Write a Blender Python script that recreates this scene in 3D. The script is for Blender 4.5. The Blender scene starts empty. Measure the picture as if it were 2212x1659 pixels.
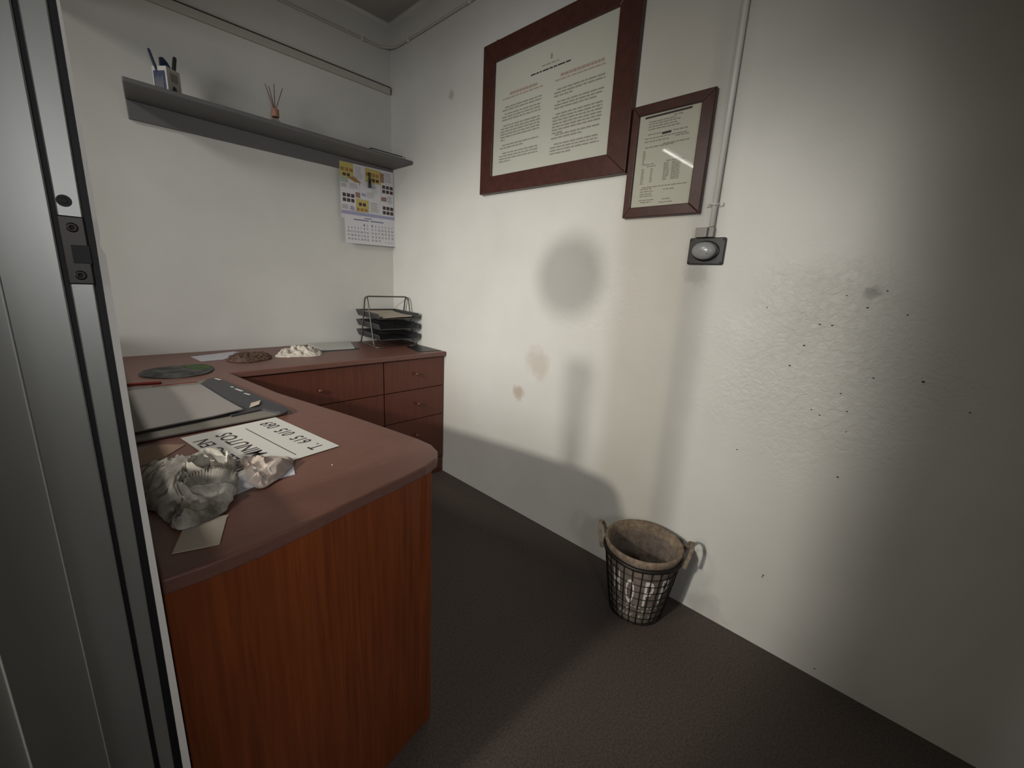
import bpy, bmesh, math, random
from mathutils import Vector, Matrix, noise
rnd = random.Random(7)
S = bpy.context.scene
COL = S.collection
XW, YW, ZC, ZCEIL = 1.47, 2.498, .753, 2.545     # right wall, back wall, worktop height, ceiling

# ------------------------------------------------------------------ materials
def lin(c):
    c /= 255.0
    return c / 12.92 if c <= .04045 else ((c + .055) / 1.055) ** 2.4
def SR(r, g, b): return (lin(r), lin(g), lin(b), 1)
def mat(name, col, rough=.6, metal=0, spec=.5):
    m = bpy.data.materials.new(name); m.use_nodes = True
    b = m.node_tree.nodes['Principled BSDF']
    b.inputs['Base Color'].default_value = col
    b.inputs['Roughness'].default_value = rough
    b.inputs['Metallic'].default_value = metal
    b.inputs['Specular IOR Level'].default_value = spec
    return m
def N(m, t, **k):
    n = m.node_tree.nodes.new(t)
    for a, v in k.items(): setattr(n, a, v)
    return n
def LK(m, a, b): m.node_tree.links.new(a, b)
def BS(m): return m.node_tree.nodes['Principled BSDF']
def pos(m, scale=(1, 1, 1), loc=(0, 0, 0)):
    g = N(m, 'ShaderNodeNewGeometry'); mp = N(m, 'ShaderNodeMapping')
    mp.inputs['Scale'].default_value = scale; mp.inputs['Location'].default_value = loc
    LK(m, g.outputs['Position'], mp.inputs['Vector']); return mp.outputs['Vector']
def ramp(m, fac, stops):
    r = N(m, 'ShaderNodeValToRGB'); e = r.color_ramp.elements
    while len(e) < len(stops): e.new(.5)
    for i, (p, c) in enumerate(stops):
        e[i].position = p; e[i].color = c
    LK(m, fac, r.inputs['Fac']); return r.outputs['Color']
def noise_tex(m, vec, scale, detail=4, rough=.55, dist=0):
    n = N(m, 'ShaderNodeTexNoise')
    n.inputs['Scale'].default_value = scale; n.inputs['Detail'].default_value = detail
    n.inputs['Roughness'].default_value = rough; n.inputs['Distortion'].default_value = dist
    LK(m, vec, n.inputs['Vector']); return n.outputs['Fac']
def bump(m, fac, strength, dist=.002, prev=None):
    b = N(m, 'ShaderNodeBump'); b.inputs['Strength'].default_value = strength; b.inputs['Distance'].default_value = dist
    LK(m, fac, b.inputs['Height'])
    if prev is not None: LK(m, prev, b.inputs['Normal'])
    LK(m, b.outputs['Normal'], BS(m).inputs['Normal']); return b.outputs['Normal']
def mix(m, fac, a, b):
    x = N(m, 'ShaderNodeMix', data_type='RGBA')
    if hasattr(fac, 'node'): LK(m, fac, x.inputs[0])
    else: x.inputs[0].default_value = fac
    for s, v in ((x.inputs[6], a), (x.inputs[7], b)):
        if hasattr(v, 'node'): LK(m, v, s)
        else: s.default_value = v
    return x.outputs[2]
def math_(m, op, a, b=None, c=None):
    x = N(m, 'ShaderNodeMath', operation=op)
    for i, v in enumerate((a, b, c)):
        if v is None: continue
        if hasattr(v, 'node'): LK(m, v, x.inputs[i])
        else: x.inputs[i].default_value = v
    return x.outputs[0]
def blob(m, centre, radius, warp=.5, nscale=18):           # 1 inside a ragged patch round `centre`, 0 outside
    g = N(m, 'ShaderNodeNewGeometry'); d = N(m, 'ShaderNodeVectorMath', operation='DISTANCE')
    LK(m, g.outputs['Position'], d.inputs[0]); d.inputs[1].default_value = centre
    nz = noise_tex(m, pos(m), nscale, 3)
    k = math_(m, 'ADD', math_(m, 'DIVIDE', d.outputs['Value'], radius), math_(m, 'MULTIPLY', math_(m, 'SUBTRACT', nz, .5), warp * 2))
    mr = N(m, 'ShaderNodeMapRange', interpolation_type='SMOOTHSTEP')
    LK(m, k, mr.inputs['Value'])
    mr.inputs['From Min'].default_value = .35; mr.inputs['From Max'].default_value = 1.0
    mr.inputs['To Min'].default_value = 1; mr.inputs['To Max'].default_value = 0
    return mr.outputs['Result']

WALLC = SR(203, 200, 188)
def wall_mat(name, rough=.55):
    m = mat(name, WALLC, rough, spec=.35)
    n = noise_tex(m, pos(m), 2.2, 3)
    c = ramp(m, n, [(.3, SR(196, 194, 186)), (.7, SR(206, 204, 196))])
    return m, c
M = {}
m, c = wall_mat('painted_plaster_back'); LK(m, c, BS(m).inputs['Base Color'])
bump(m, noise_tex(m, pos(m), 140, 3), .12, .001); M['wall'] = m
m, c = wall_mat('painted_plaster_right', .38)
c = mix(m, math_(m, 'MULTIPLY', blob(m, (XW, 1.235, .80), .095, .5, 22), .30), c, SR(150, 122, 92))
c = mix(m, math_(m, 'MULTIPLY', blob(m, (XW, 1.345, .635), .05, .5, 30), .45), c, SR(140, 105, 75))
c = mix(m, math_(m, 'MULTIPLY', blob(m, (XW, .57, 1.22), .055, .5, 40), .30), c, SR(110, 105, 95))
c = mix(m, math_(m, 'MULTIPLY', blob(m, (XW, 1.918, 2.06), .03, .5, 60), .5), c, SR(120, 130, 120))
c = mix(m, math_(m, 'MULTIPLY', blob(m, (XW, .105, 1.182), .022, .5, 60), .5), c, SR(110, 108, 105))
c = mix(m, math_(m, 'MULTIPLY', blob(m, (XW, .36, .03), .09, .6, 25), .3), c, SR(140, 130, 122))
LK(m, c, BS(m).inputs['Base Color'])
b1 = bump(m, noise_tex(m, pos(m), 90, 3), .22, .0015)
patch = math_(m, 'MAXIMUM', blob(m, (XW, .18, .93), .42, .4, 6), math_(m, 'MULTIPLY', blob(m, (XW, .98, 1.1), .35, .4, 6), .6))
rg = math_(m, 'MULTIPLY', noise_tex(m, pos(m), 48, 5, .6, .6), patch)
bump(m, rg, .6, .008, b1); M['wall_right'] = m

m = mat('ceiling_paint', SR(165, 162, 155), .8); M['ceiling'] = m
m = mat('dark_floor', SR(66, 56, 51), .7)
n1 = noise_tex(m, pos(m), 160, 3, .7); n2 = noise_tex(m, pos(m), 3, 3)
c = mix(m, n2, ramp(m, n1, [(.35, SR(60, 51, 46)), (.62, SR(84, 73, 67))]), ramp(m, n1, [(.35, SR(64, 55, 49)), (.62, SR(90, 79, 72))]))
LK(m, c, BS(m).inputs['Base Color']); bump(m, n1, .25, .002); M['floor'] = m

m = mat('laminate_top', SR(132, 88, 72), .42)
n1 = noise_tex(m, pos(m, (6, 60, 60)), 4, 4)
c = ramp(m, n1, [(.3, SR(96, 64, 54)), (.7, SR(107, 73, 62))])
LK(m, c, BS(m).inputs['Base Color']); M['top'] = m
def wood(name, a, b_, rough=.4, grain=(30, 30, 1.2)):
    m = mat(name, a, rough)
    w = noise_tex(m, pos(m, grain), 3.0, 5, .6, .4)
    LK(m, ramp(m, w, [(.3, a), (.7, b_)]), BS(m).inputs['Base Color']); return m
M['front'] = wood('sapele_veneer', SR(96, 44, 17), SR(125, 62, 26))
M['drawer'] = wood('drawer_veneer', SR(82, 42, 29), SR(98, 52, 36), .45)
M['knob'] = mat('aged_brass_knob', SR(96, 60, 40), .4, .2)
M['frame'] = wood('mahogany_frame', SR(56, 28, 21), SR(74, 38, 29), .4, (14, 14, 14))
M['paper'] = mat('document_paper', SR(186, 186, 172), .8)
M['ink'] = mat('grey_ink', SR(138, 134, 122), .8)
M['inkred'] = mat('faded_red_ink', SR(164, 140, 126), .8)
M['inkdark'] = mat('dark_ink', SR(52, 38, 42), .7)
M['black'] = mat('black_rubber', SR(14, 13, 13), .6)
M['shelf'] = mat('grey_shelf_paint', SR(96, 95, 93), .55)
M['white'] = mat('white_paper', SR(184, 182, 174), .8)
M['white2'] = mat('cool_white_paper', SR(176, 174, 180), .8)
M['cream'] = mat('cream_card', SR(162, 152, 136), .8)
M['brownpaper'] = mat('brown_paper', SR(142, 116, 96), .85)
M['trunk'] = mat('painted_trunking', SR(176, 171, 161), .6)
M['pipe'] = mat('painted_pipe', SR(218, 216, 208), .45)
M['clip'] = mat('pale_clip', SR(205, 202, 194), .6)
M['blackmetal'] = mat('dark_steel', SR(58, 57, 56), .45, .6)
M['darkwire'] = mat('black_wire', SR(34, 30, 27), .5, .4)
M['mesh'] = mat('charcoal_mesh', SR(70, 69, 70), .45, .5)
M['traywire'] = mat('grey_wire', SR(96, 92, 88), .4, .6)
M['dome'] = mat('frosted_grey_glass', SR(150, 152, 148), .25)
M['chrome'] = mat('chrome', SR(200, 198, 196), .2, 1)
M['strike'] = mat('tarnished_steel', SR(52, 48, 43), .42, .55)
m = mat('brushed_aluminium', SR(168, 168, 162), .42, .65)
sm = noise_tex(m, pos(m, (4, 4, .8)), 3, 3)
LK(m, ramp(m, sm, [(.3, SR(146, 146, 140)), (.75, SR(164, 164, 158))]), BS(m).inputs['Base Color'])
bump(m, noise_tex(m, pos(m, (1, 1, .12)), 300, 2), .04, .0004); M['alu'] = m
M['plaster_edge'] = mat('chipped_plaster_edge', SR(226, 220, 212), .8)
M['navy'] = mat('navy_plastic', SR(30, 42, 66), .4)
M['navyprint'] = mat('navy_print', SR(44, 54, 78), .6)
M['blackp'] = mat('black_plastic', SR(24, 23, 24), .4)
M['reed'] = mat('rattan_reed', SR(120, 78, 60), .7)
M['cork'] = mat('wood_collar', SR(160, 118, 92), .6)
M['greysheet'] = mat('grey_sheet', SR(124, 119, 114), .8)
M['padboard'] = mat('pad_board', SR(108, 103, 94), .7)
M['flap'] = mat('charcoal_leatherette', SR(52, 52, 54), .5)
M['red'] = mat('dark_red_plastic', SR(104, 26, 22), .35)
M['silver'] = mat('silver_metal', SR(170, 166, 162), .3, .9)
M['yellow'] = mat('print_yellow', SR(184, 168, 98), .7)
M['photo'] = mat('print_dark_photo', SR(70, 54, 52), .6)
M['olive'] = mat('print_ochre', SR(150, 116, 66), .7)
M['lilac'] = mat('print_lilac', SR(150, 150, 176), .7)
M['lilacdark'] = mat('print_blue_grey', SR(104, 106, 136), .7)
M['calpaper'] = mat('calendar_paper', SR(204, 202, 204), .7)
M['rust'] = mat('print_rust', SR(146, 112, 98), .7)
M['greenprint'] = mat('print_pale_green', SR(160, 170, 150), .7)
def cloth(name, a, b_, scale=25, rough=.9):
    m = mat(name, a, rough, spec=.2)
    n = noise_tex(m, pos(m), scale, 5, .6)
    LK(m, ramp(m, n, [(.32, a), (.68, b_)]), BS(m).inputs['Base Color'])
    bump(m, noise_tex(m, pos(m), 500, 2), .2, .0006); return m
M['rag'] = cloth('stained_grey_cotton', SR(84, 78, 68), SR(190, 184, 172), 16)
M['bag'] = cloth('creased_kraft', SR(140, 126, 114), SR(172, 160, 150), 22)
M['browncloth'] = cloth('dark_brown_cloth', SR(70, 54, 46), SR(98, 78, 66), 40)
M['tissue'] = cloth('off_white_tissue', SR(172, 164, 150), SR(196, 188, 174), 30)
M['pad'] = cloth('mouse_pad_print', SR(22, 24, 22), SR(84, 84, 80), 26, .6)
M['padgreen'] = cloth('green_print', SR(46, 62, 34), SR(66, 86, 48), 30, .6)
M['rope'] = cloth('weathered_jute', SR(104, 90, 76), SR(140, 124, 106), 60)
M['burlap'] = cloth('grey_brown_burlap', SR(92, 82, 74), SR(122, 110, 100), 50)
M['letter'] = mat('worn_white_print', SR(206, 200, 192), .8)
M['tag'] = mat('taupe_tag', SR(150, 142, 136), .5)
def glass(name, rough=.02, tint=(1, 1, 1, 1), ior=1.5):
    m = mat(name, (1, 1, 1, 1)); t = m.node_tree; t.nodes.remove(BS(m))
    out = [n for n in t.nodes if n.type == 'OUTPUT_MATERIAL'][0]
    tr = N(m, 'ShaderNodeBsdfTransparent'); tr.inputs[0].default_value = tint
    gl = N(m, 'ShaderNodeBsdfGlossy'); gl.inputs['Roughness'].default_value = rough
    fr = N(m, 'ShaderNodeFresnel'); fr.inputs['IOR'].default_value = ior
    mx = N(m, 'ShaderNodeMixShader'); gm = N(m, 'ShaderNodeNewGeometry')
    fac = math_(m, 'MULTIPLY', fr.outputs[0], math_(m, 'SUBTRACT', 1.0, gm.outputs['Backfacing']))
    LK(m, fac, mx.inputs[0]); LK(m, tr.outputs[0], mx.inputs[1]); LK(m, gl.outputs[0], mx.inputs[2])
    LK(m, mx.outputs[0], out.inputs['Surface']); return m
M['glass'] = glass('picture_glass', .03)
M['clearplastic'] = glass('clear_plastic', .15, (.98, .985, .98, 1), 1.10)
M['film'] = glass('tinted_film', .2, (.84, .82, .78, 1), 1.3)
M['vinyl'] = glass('translucent_vinyl', .3, (.52, .51, .48, 1), 1.3)
M['bottle'] = glass('bottle_glass', .05, (.88, .88, .86, 1))
def emit(name, col, st):
    m = mat(name, (0, 0, 0, 1)); b = BS(m)
    b.inputs['Emission Color'].default_value = col; b.inputs['Emission Strength'].default_value = st; return m
M['tube'] = emit('fluorescent_tube', (1, .97, .92, 1), 20)

# ------------------------------------------------------------------ builders
def thing(name, label, cat, loc, group=None):
    o = bpy.data.objects.new(name, None); COL.objects.link(o); o.location = loc
    o.empty_display_size = .02
    o['label'] = label; o['category'] = cat
    if group: o['group'] = group
    return o
def tag(o, label, cat, group=None):
    o['label'] = label; o['category'] = cat
    if group: o['group'] = group
    return o
def wloc(p):
    v = Vector((0, 0, 0))
    while p is not None: v += p.location; p = p.parent
    return v
def obj(name, bm, material, parent=None, bevel=0, smooth=False, solid=0, subsurf=0, seg=2, label=None):
    """bm is in world coordinates; becomes one mesh object under parent"""
    me = bpy.data.meshes.new(name)
    if parent is not None: bmesh.ops.translate(bm, verts=bm.verts, vec=-wloc(parent))
    bmesh.ops.recalc_face_normals(bm, faces=bm.faces) if not solid else None
    bm.to_mesh(me); bm.free()
    for mm in (material if isinstance(material, (list, tuple)) else [material]): me.materials.append(mm)
    o = bpy.data.objects.new(name, me); COL.objects.link(o)
    if parent is not None: o.parent = parent
    if smooth:
        for p in me.polygons: p.use_smooth = True
    if solid:
        md = o.modifiers.new('thickness', 'SOLIDIFY'); md.thickness = solid; md.offset = 1
    if subsurf:
        md = o.modifiers.new('smooth', 'SUBSURF'); md.levels = subsurf; md.render_levels = subsurf
    if bevel:
        md = o.modifiers.new('bevel', 'BEVEL'); md.width = bevel; md.segments = seg; md.limit_method = 'ANGLE'; md.angle_limit = .6
    if label: o['label'] = label
    return o
def struct(name, bm, material, parent=None, **k):
    o = obj(name, bm, material, parent, **k)
    if parent is None: o['kind'] = 'structure'
    return o
def NB(): return bmesh.new()
def box(bm, a, b, mi=0):
    vs = [bm.verts.new((x, y, z)) for x in (a[0], b[0]) for y in (a[1], b[1]) for z in (a[2], b[2])]
    for f in ((0, 1, 3, 2), (4, 6, 7, 5), (0, 4, 5, 1), (2, 3, 7, 6), (0, 2, 6, 4), (1, 5, 7, 3)):
        bm.faces.new([vs[i] for i in f]).material_index = mi
    return bm
def prism(bm, poly, z0, z1, fn=None):
    """poly: list of 2d points, extruded; fn maps (u,v,w) to world"""
    fn = fn or (lambda u, v, w: (u, v, w))
    lo = [bm.verts.new(fn(u, v, z0)) for u, v in poly]; hi = [bm.verts.new(fn(u, v, z1)) for u, v in poly]
    n = len(poly)
    bm.faces.new(lo[::-1]); bm.faces.new(hi)
    for i in range(n): bm.faces.new((lo[i], lo[(i + 1) % n], hi[(i + 1) % n], hi[i]))
    return bm
def tube(bm, pts, r, seg=10, closed=False, caps=True):
    pts = [Vector(p) for p in pts]; n = len(pts); rings = []; prev = None
    for i, p in enumerate(pts):
        if closed: d = pts[(i + 1) % n] - pts[i - 1]
        else: d = pts[min(i + 1, n - 1)] - pts[max(i - 1, 0)]
        d.normalize()
        if prev is None:
            a = Vector((0, 0, 1)) if abs(d.z) < .9 else Vector((1, 0, 0))
            u = d.cross(a).normalized()
        else:
            u = (prev - d * prev.dot(d)).normalized()
        prev = u; v = d.cross(u)
        rr = r[i] if isinstance(r, (list, tuple)) else r
        rings.append([bm.verts.new(p + (u * math.cos(t) + v * math.sin(t)) * rr) for t in [2 * math.pi * k / seg for k in range(seg)]])
    for i in range(n if closed else n - 1):
        A, B = rings[i], rings[(i + 1) % n]
        for k in range(seg): bm.faces.new((A[k], A[(k + 1) % seg], B[(k + 1) % seg], B[k]))
    if caps and not closed:
        bm.faces.new(rings[0][::-1]); bm.faces.new(rings[-1])
    return bm
def lathe(bm, prof, c, seg=40, axis='z', close=True):
    """prof: (radius, height) list turned round an axis through c"""
    c = Vector(c); rings = []
    for r, h in prof:
        ring = []
        for k in range(seg):
            t = 2 * math.pi * k / seg; a, b = r * math.cos(t), r * math.sin(t)
            p = {'z': (a, b, h), 'x': (h, a, b), 'y': (a, h, b)}[axis]
            ring.append(bm.verts.new(c + Vector(p)))
        rings.append(ring)
    for A, B in zip(rings, rings[1:]):
        for k in range(seg): bm.faces.new((A[k], A[(k + 1) % seg], B[(k + 1) % seg], B[k]))
    if close:
        bm.faces.new(rings[0][::-1]); bm.faces.new(rings[-1])
    return bm
def quad(bm, pts, mi=0):
    f = bm.faces.new([bm.verts.new(p) for p in pts]); f.material_index = mi; return f
def fillet(poly, rads, n=6):
    out = []; L = len(poly)
    for i, p in enumerate(poly):
        r = rads[i] if isinstance(rads, (list, tuple)) else rads
        p = Vector(p); a = Vector(poly[i - 1]); b = Vector(poly[(i + 1) % L])
        if r <= 0: out.append(tuple(p)); continue
        da, db = (a - p), (b - p); k = min(r, da.length * .45, db.length * .45)
        s, e = p + da.normalized() * k, p + db.normalized() * k
        for j in range(n + 1):
            t = j / n; out.append(tuple(s * (1 - t) ** 2 + p * 2 * t * (1 - t) + e * t * t))
    return out
_txt = {}
def text2d(s):
    if s in _txt: return _txt[s]
    cu = bpy.data.curves.new('t', 'FONT'); cu.body = s; cu.resolution_u = 3; cu.offset = .012
    o = bpy.data.objects.new('t', cu); COL.objects.link(o)
    dg = bpy.context.evaluated_depsgraph_get(); dg.update()
    me = bpy.data.meshes.new_from_object(o.evaluated_get(dg))
    vs = [(v.co.x, v.co.y) for v in me.vertices]; fs = [tuple(p.vertices) for p in me.polygons]
    bpy.data.objects.remove(o); bpy.data.curves.remove(cu); bpy.data.meshes.remove(me)
    x0 = min(v[0] for v in vs); x1 = max(v[0] for v in vs); y0 = min(v[1] for v in vs); y1 = max(v[1] for v in vs)
    vs = [((x - x0) / max(1e-6, x1 - x0), (y - y0) / max(1e-6, y1 - y0)) for x, y in vs]
    _txt[s] = (vs, fs, (x1 - x0) / max(1e-6, y1 - y0)); return _txt[s]
def text(bm, s, fn, u0, u1, v0, v1):
    vs, fs, _ = text2d(s)
    bv = [bm.verts.new(fn(u0 + a * (u1 - u0), v0 + b * (v1 - v0))) for a, b in vs]
    for f in fs:
        try: bm.faces.new([bv[i] for i in f])
        except ValueError: pass
def words(bm, fn, u0, u1, v, h, rng, mi=0, wmin=.012, wmax=.035, gap=.004):
    u = u0; d = 1 if u1 > u0 else -1
    while (u1 - u) * d > .004:
        w = min(rng.uniform(wmin, wmax), (u1 - u) * d)
        quad(bm, [fn(u, v), fn(u + d * w, v), fn(u + d * w, v + h), fn(u, v + h)], mi)
        u += d * (w + gap)

# ------------------------------------------------------------------ the setting
X0, Y0 = -3.3, -1.0         # how far the shop beyond the partition reaches
struct('floor', box(NB(), (X0, Y0 - .1, -.1), (XW + .1, YW + .1, 0)), M['floor'])
struct('ceiling', box(NB(), (X0, Y0 - .1, ZCEIL), (XW + .1, YW + .1, ZCEIL + .1)), M['ceiling'])
struct('wall_back', box(NB(), (X0, YW, 0), (XW + .1, YW + .1, ZCEIL)), M['wall'])
wr = struct('wall_right', box(NB(), (XW, Y0, 0), (XW + .1, YW, ZCEIL)), M['wall_right'])
struct('wall_front', box(NB(), (X0, Y0 - .1, 0), (XW + .1, Y0, ZCEIL)), M['wall'])
struct('wall_far', box(NB(), (X0 - .1, Y0 - .1, 0), (X0, YW + .1, ZCEIL)), M['wall'])
bm = NB()
box(bm, (-.07, Y0, 0), (.028, -.88, ZCEIL)); box(bm, (-.07, -.88, 2.14), (.028, YW, ZCEIL))
struct('wall_left', bm, M['wall'])
# coved joint where walls meet ceiling
bm = NB(); cv = .015
arc = [(cv * (1 - math.sin(t)), cv * (1 - math.cos(t))) for t in [i * math.pi / 2 / 8 for i in range(9)]]
prof = [(0, 0)] + [(a, b) for a, b in arc]
prism(bm, [(YW - a, ZCEIL - b) for a, b in prof], .03, XW, lambda u, v, w: (w, u, v))
prism(bm, [(XW - a, ZCEIL - b) for a, b in prof], Y0, YW - .0, lambda u, v, w: (u, w, v))
struct('trim_1', bm, M['wall'], smooth=False)
# specks and chips in the paint of the right wall
bm = NB()
for y, z in [(.342, 1.126), (.202, 1.089), (.174, 1.089), (.228, 1.025), (.253, .961), (.157, 1.172), (.076, 1.188), (.107, 1.143), (.026, 1.131), (.059, .96), (-.036, .969), (.119, .904), (.177, .842), (.155, .831), (.096, .857), (-.13, .912), (.087, .799), (.081, .663), (.206, .255), (.204, .262), (.02, .03), (.35, .66)]:
    r = rnd.uniform(.0016, .0032); n = 7; a = rnd.random() * 6
    f = [(XW - .0006, y + r * rnd.uniform(.8, 1.6) * math.cos(a + k * 2 * math.pi / n), z + r * rnd.uniform(.6, 1) * math.sin(a + k * 2 * math.pi / n)) for k in range(n)]
    quad(bm, f)
struct('paint_chip', bm, M['inkdark'], wr)

# door frame: the aluminium jamb that closes the left side of the picture
dj = bpy.data.objects.new('door_1', None); COL.objects.link(dj); dj.location = (0, .6, 0); dj['kind'] = 'structure'
def zstrip(bm, st, y0, y1):
    """st: (z, x left, x right) stations from the bottom up"""
    rows = [[bm.verts.new(p) for p in ((a, y0, z), (b, y0, z), (b, y1, z), (a, y1, z))] for z, a, b in st]
    bm.faces.new(rows[0][::-1]); bm.faces.new(rows[-1])
    for A, B in zip(rows, rows[1:]):
        for k in range(4): bm.faces.new((A[k], A[(k + 1) % 4], B[(k + 1) % 4], B[k]))
    return bm
def lx(z, xb, xt):       # out of plumb: x at z = .49 and at z = 1.38
    return xb + (xt - xb) * (z - .49) / .89
def lstrip(xb0, xt0, xb1, xt1, y0, y1, zs=(0, 2.12)):
    return zstrip(NB(), [(z, lx(z, xb0, xt0), lx(z, xb1, xt1)) for z in zs], y0, y1)
struct('jamb_panel', lstrip(-.10, -.10, -.0065, -.0012, .600, .615), M['alu'], dj, bevel=.0015)
bm = lstrip(-.128, -.128, -.1005, -.1005, .612, .616); struct('outer_stop', bm, M['alu'], dj, bevel=.003)
struct('jamb_bead', lstrip(-.0445, -.043, -.0425, -.041, .5985, .6025), M['alu'], dj, bevel=.0008)
struct('gasket', lstrip(-.0066, -.0013, -.0015, .0021, .609, .616), M['black'], dj)
struct('lock_rail', lstrip(-.0016, .002, .0118, .0205, .601, .615), M['alu'], dj, bevel=.0012)
struct('gasket', lstrip(.0117, .0204, .0205, .0262, .612, .616), M['black'], dj)
st = [(0, .0175, .0283), (.49, .0203, .0283), (.9, .0228, .0285), (1.0, .0234, .029), (1.12, .0242, .0302), (1.165, .0246, .0303), (1.176, .0247, .0272), (1.184, .0248, .0285), (1.25, .0252, .0288), (1.38, .0262, .0284), (2.12, .0295, .0302)]
struct('plaster_edge', zstrip(NB(), st, .601, .616), M['plaster_edge'], dj)
struct('jamb_core', lstrip(-.10, -.10, .017, .017, .614, .616), M['black'], dj)
# lock keep
sp = struct('strike_plate', box(NB(), (.0004, .5988, 1.1365), (.0190, .6012, 1.2)), M['strike'], dj, bevel=.0012)
struct('latch_hole', box(NB(), (.0065, .5983, 1.1565), (.0195, .5992, 1.1735)), M['black'], sp, bevel=.0008)
for z in (1.1895, 1.1452):
    bm = lathe(NB(), [(.0001, -.0002), (.0013, -.0002), (.0016, -.0007), (.0040, -.0007), (.0046, .0003)], (.0098, .5986, z), 20, 'y', close=False)
    struct('screw', bm, M['strike'], sp, smooth=True)
bm = lathe(NB(), [(.0001, -.0006), (.0022, -.0006), (.0026, -.0001), (.0052, -.0001), (.0055, .0006)], (.0078, .6006, 1.2132), 20, 'y', close=False)
struct('screw', bm, M['black'], dj)

# glazed partition left of the desk (outside the frame, it shapes the light)
pt = bpy.data.objects.new('window_1', None); COL.objects.link(pt); pt.location = (0, .68, 0); pt['kind'] = 'structure'
bm = NB(); box(bm, (-.03, .617, 0), (.016, YW, .855)); box(bm, (-.03, .617, 2.09), (.016, YW, 2.14)); box(bm, (-.03, 2.45, .855), (.016, YW, 2.09))
struct('window_frame', bm, M['alu'], pt)
pane = struct('glass_pane', box(NB(), (-.008, .617, .855), (-.003, 2.45, 2.09)), M['glass'], pt)
bm = lathe(NB(), [(.095, -.001), (.095, 0)], (-.009, .905, 1.46), 40, 'x')
for z0, z1, w in ((1.215, 1.265, .042), (1.165, 1.205, .040), (1.11, 1.155, .036), (1.055, 1.10, .034), (.995, 1.045, .03)):
    box(bm, (-.0105, .853 - w, z0), (-.009, .853 + w, z1))
struct('window_sticker', bm, M['vinyl'], pane)

struct('band_shade_film', box(NB(), (-.0095, .618, .86), (-.0085, .775, 2.08)), M['film'], pane)  # added tint strip, out of view, casts the faint band on the right wall
# unseen leaf added behind the camera to shade the right wall's near end
lf = bpy.data.objects.new('added_shade_leaf', None); COL.objects.link(lf); lf.location = (-.05, -.30, 0); lf['kind'] = 'structure'
ang = math.atan2(.72, -.68); du = Vector((math.cos(ang), math.sin(ang), 0)); dn = Vector((-du.y, du.x, 0))
def leaf(u, w, z): p = Vector((-.08, -.28, 0)) + du * u + dn * w; return (p.x, p.y, z)
struct('leaf_panel', prism(NB(), [(.01, -.02), (.985, -.02), (.985, .02), (.01, .02)], .008, 2.09, leaf), M['alu'], lf, bevel=.003)
hb = tube(NB(), [leaf(.86, .02, 1.02), leaf(.86, .055, 1.02), leaf(.80, .058, 1.02), leaf(.74, .056, 1.02)], .008, 10)
struct('leaf_handle', hb, M['strike'], lf, smooth=True)

# ------------------------------------------------------------------ wall conduits
z0, z1 = 2.188, 2.224
bm = prism(NB(), [(YW, z0), (YW - .016, z0 + .001), (YW - .018, z0 + .004), (YW - .018, z1 - .004), (YW - .016, z1), (YW, z1)], .03, 1.458, lambda u, v, w: (w, u, v))
t = thing('cable_trunking', 'painted cable trunking running along the back wall above the grey shelf', 'trunking', (.75, YW, 2.2))
obj('channel', bm, M['trunk'], t)
bm = box(NB(), (1.458, YW - .017, z0 + .004), (1.461, YW - .001, z1 - .002)); obj('dark_open_end', bm, M['black'], t)  # black block stands in for the dark open end of the channel
obj('dust_line', box(NB(), (.03, YW - .0196, z1 - .004), (1.458, YW - .0006, z1 + .0015)), M['photo'], t)

R_ = .10
pts = [(x, YW - .007, 2.41) for x in (.03, .4, .8, 1.2)]
for i in range(9):
    a = i / 8 * math.pi / 2
    pts.append((XW - .007 - R_ + R_ * math.sin(a), YW - .007 - R_ + R_ * math.cos(a), 2.41))
pts += [(XW - .007, y, 2.407) for y in (2.1, 1.7, 1.2, .6, 0, -.9)]
t = thing('cable', 'thin painted cable bending round the room corner just under the ceiling', 'cable', (XW - .007, YW - .1, 2.41))
obj('sheath', tube(NB(), pts, .0062, 10), M['trunk'], t, smooth=True)
for x, y, s in ((1.295, YW, 0), (XW, 2.293, 1), (XW, 1.779, 1), (XW, 1.2, 1), (.8, YW, 0)):
    bm = NB()
    if s: box(bm, (x - .016, y - .005, 2.397), (x - .0005, y + .005, 2.420)); box(bm, (x - .008, y - .004, 2.42), (x - .0005, y + .004, 2.430))
    else: box(bm, (x - .005, y - .016, 2.398), (x + .005, y - .0005, 2.421)); box(bm, (x - .004, y - .008, 2.421), (x + .004, y - .0005, 2.431))
    obj('clip', bm, M['clip'], t, bevel=.0015)

t = thing('conduit_pipe', 'pale vertical conduit pipe on the right wall, running down to the round switch', 'pipe', (XW - .011, .539, 1.366))
obj('pipe', tube(NB(), [(XW - .011, .538, ZCEIL - .06), (XW - .011, .5385, 1.9), (XW - .011, .539, 1.366)], .0085, 14), M['pipe'], t, smooth=True)
for z in (1.432, 2.0):
    bm = box(NB(), (XW - .0045, .515, z - .006), (XW - .0005, .566, z + .006))
    bm2 = tube(bm, [(XW - .011 + .0105 * math.cos(a), .54 + .0105 * math.sin(a), z) for a in [math.pi / 2 + k * math.pi / 8 for k in range(9)]], .004, 8)
    for y in (.519, .562): lathe(bm, [(.0045, -.007), (.0045, 0)], (XW - .001, y, z), 10, 'x')
    obj('saddle_clip', bm, M['clip'], t, bevel=.001)

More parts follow.
